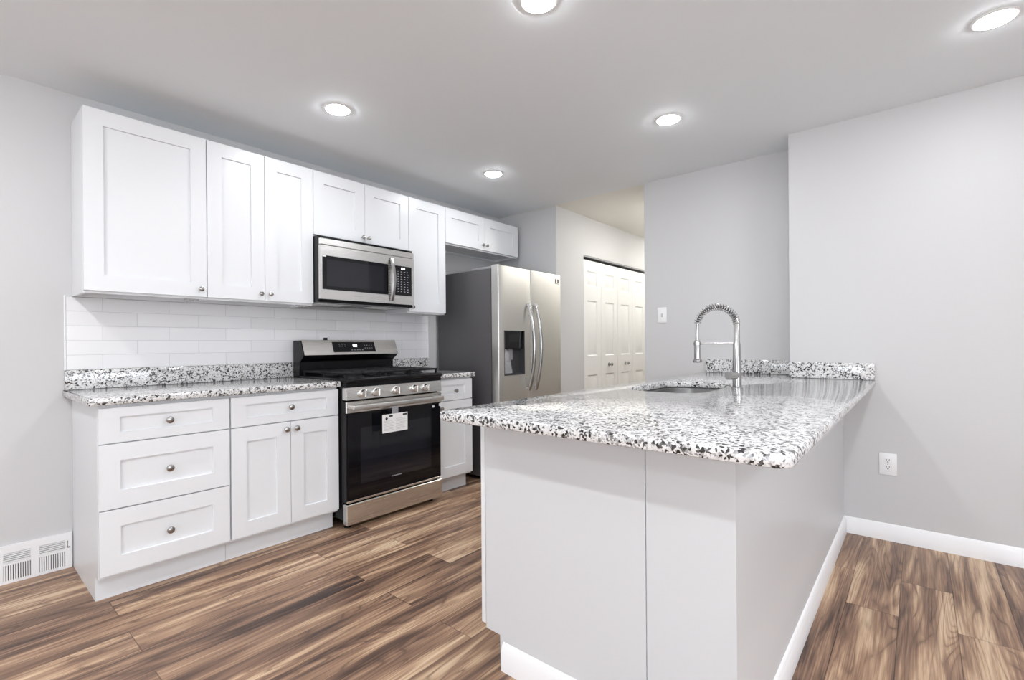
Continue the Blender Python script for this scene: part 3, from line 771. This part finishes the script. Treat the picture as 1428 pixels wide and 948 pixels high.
def switch():
    yc_, zc_ = -1.765, 1.356; x = XF
    t = thing('light_switch', (x, yc_, zc_ - .06), 'white single toggle light switch on the far wall near the hall', 'light switch')
    bx('cover_plate', 'plastic', t, x - .006, x - .0003, yc_ - .038, yc_ + .038, zc_ - .062, zc_ + .062, bev=.003, seg=2)
    bm = bmesh.new(); box(bm, x - .0062, x - .0058, yc_ - .006, yc_ + .006, zc_ - .013, zc_ + .013); obj('slot', bm, 'grey', t, 0)
    bm = bmesh.new(); P = [(-.006, -.004), (-.017, .006), (-.018, .010), (-.006, .009)]
    skin(bm, [[bm.verts.new((x + a, yy, zc_ + b)) for a, b in P] for yy in (yc_ - .004, yc_ + .004)]); obj('toggle', bm, 'plastic', t)
switch()
def plug_outlet():
    t = thing('wall_outlet', (1.40, -.009, 1.09), 'white outlet on the tile peeking above the range backguard', 'outlet')
    bx('cover_plate', 'plastic', t, 1.362, 1.434, -.0145, -.0085, 1.085, 1.206, bev=.003, seg=2)
    bm = bmesh.new(); box(bm, 1.388, 1.414, -.038, -.0147, 1.168, 1.190, .004, 2); obj('plug', bm, 'black', t)
plug_outlet()
def vent():
    x0, x1, z1 = -.292, -.006, .183
    t = thing('floor_vent', ((x0 + x1) / 2, 0, 0), 'white louvred baseboard vent on the wall left of the drawers', 'vent')
    xs = [x0, x0 + .038, x0 + .133, x0 + .164, x0 + .259, x1]; zs = [.001, .013, .089, .100, .146, z1]
    bm = bmesh.new(); panelled(bm, xs, zs, [(1, 1), (3, 1), (1, 3), (3, 3)], -.012, .0115, [(.0005, .009)]); obj('face_plate', bm, 'trim', t, 25)
    bm = bmesh.new()
    for i in (1, 3):
        box(bm, xs[i] + .001, xs[i + 1] - .001, -.0035, -.0028, zs[1] + .001, zs[2] - .001); box(bm, xs[i] + .001, xs[i + 1] - .001, -.0035, -.0028, zs[3] + .001, zs[4] - .001)
    obj('duct', bm, 'slot', t, 0)
    for i in (1, 3):
        bm = bmesh.new()
        n = 11
        for k in range(n):
            a = xs[i] + .001 + (xs[i + 1] - xs[i] - .002) * (k + .1) / n; box(bm, a, a + .0052, -.0122, -.0042, zs[1], zs[2])
        obj('vertical_louvres', bm, 'trim', t, 0)
        bm = bmesh.new(); n = 5
        for k in range(n):
            a = zs[3] + (zs[4] - zs[3]) * (k + .15) / n; box(bm, xs[i], xs[i + 1], -.0122, -.0042, a, a + .0056)
        obj('horizontal_louvres', bm, 'trim', t, 0)
    bm = bmesh.new(); box(bm, x1 - .020, x1 - .015, -.0135, -.0115, .108, .142, .001); box(bm, x1 - .020, x1 - .008, -.018, -.0125, .106, .113, .001); obj('damper_lever', bm, 'chrome', t)
vent()

# ------------------------------------------------------------------ downlights
def downlight(x, y, label, lens='lens', r=.062):
    t = thing('recessed_light', (x, y, H), label, 'ceiling light', 'recessed downlights')
    bm = bmesh.new(); lathe(bm, (x, y, H - .0003), (0, 0, -1), [(r + .014, 0), (r + .014, .003), (r + .008, .006), (r + .0005, .006), (r + .0005, .001)], 40); obj('trim_ring', bm, 'plastic', t)
    bm = bmesh.new(); lathe(bm, (x, y, H - .0015), (0, 0, -1), [(r, 0), (r, .0062), (r * .88, .010), (r * .5, .0125), (0, .013)], 32); obj('lens', bm, lens, t)
downlight(1.006, -.886, 'lit round ceiling downlight above the range side of the kitchen, nearest the wall cabinets')
downlight(2.346, -.850, 'small lit round ceiling downlight in front of the refrigerator')
downlight(2.355, -2.221, 'lit round ceiling downlight above the peninsula sink')
downlight(2.374, -3.573, 'lit round ceiling downlight near the right wall, top right corner of photo')
downlight(1.056, -2.235, 'lit round ceiling downlight cut off by the top edge of the photo')
for x, y in ((1.03, -3.58), (-.9, -2.24), (-.9, -3.58), (-.9, -.9), (-2.3, -2.24), (-2.3, -4.6), (-.5, -5.2), (1.5, -5.2)):  # unseen lamps: some inferred from grid and shadows, the rest added as fill
    downlight(x, y, 'lit round ceiling downlight, unseen, filling in the room light', 'unseen_lens')
downlight(4.17, -1.47, 'unseen warm round ceiling light added at the near end of the hall', 'hlens')  # hidden row of lamps added to light the hall evenly
downlight(5.4, -1.40, 'unseen warm round ceiling light added in the middle of the hall', 'hlens')
downlight(6.6, -1.2, 'unseen warm round ceiling light added at the far end of the hall', 'hlens')
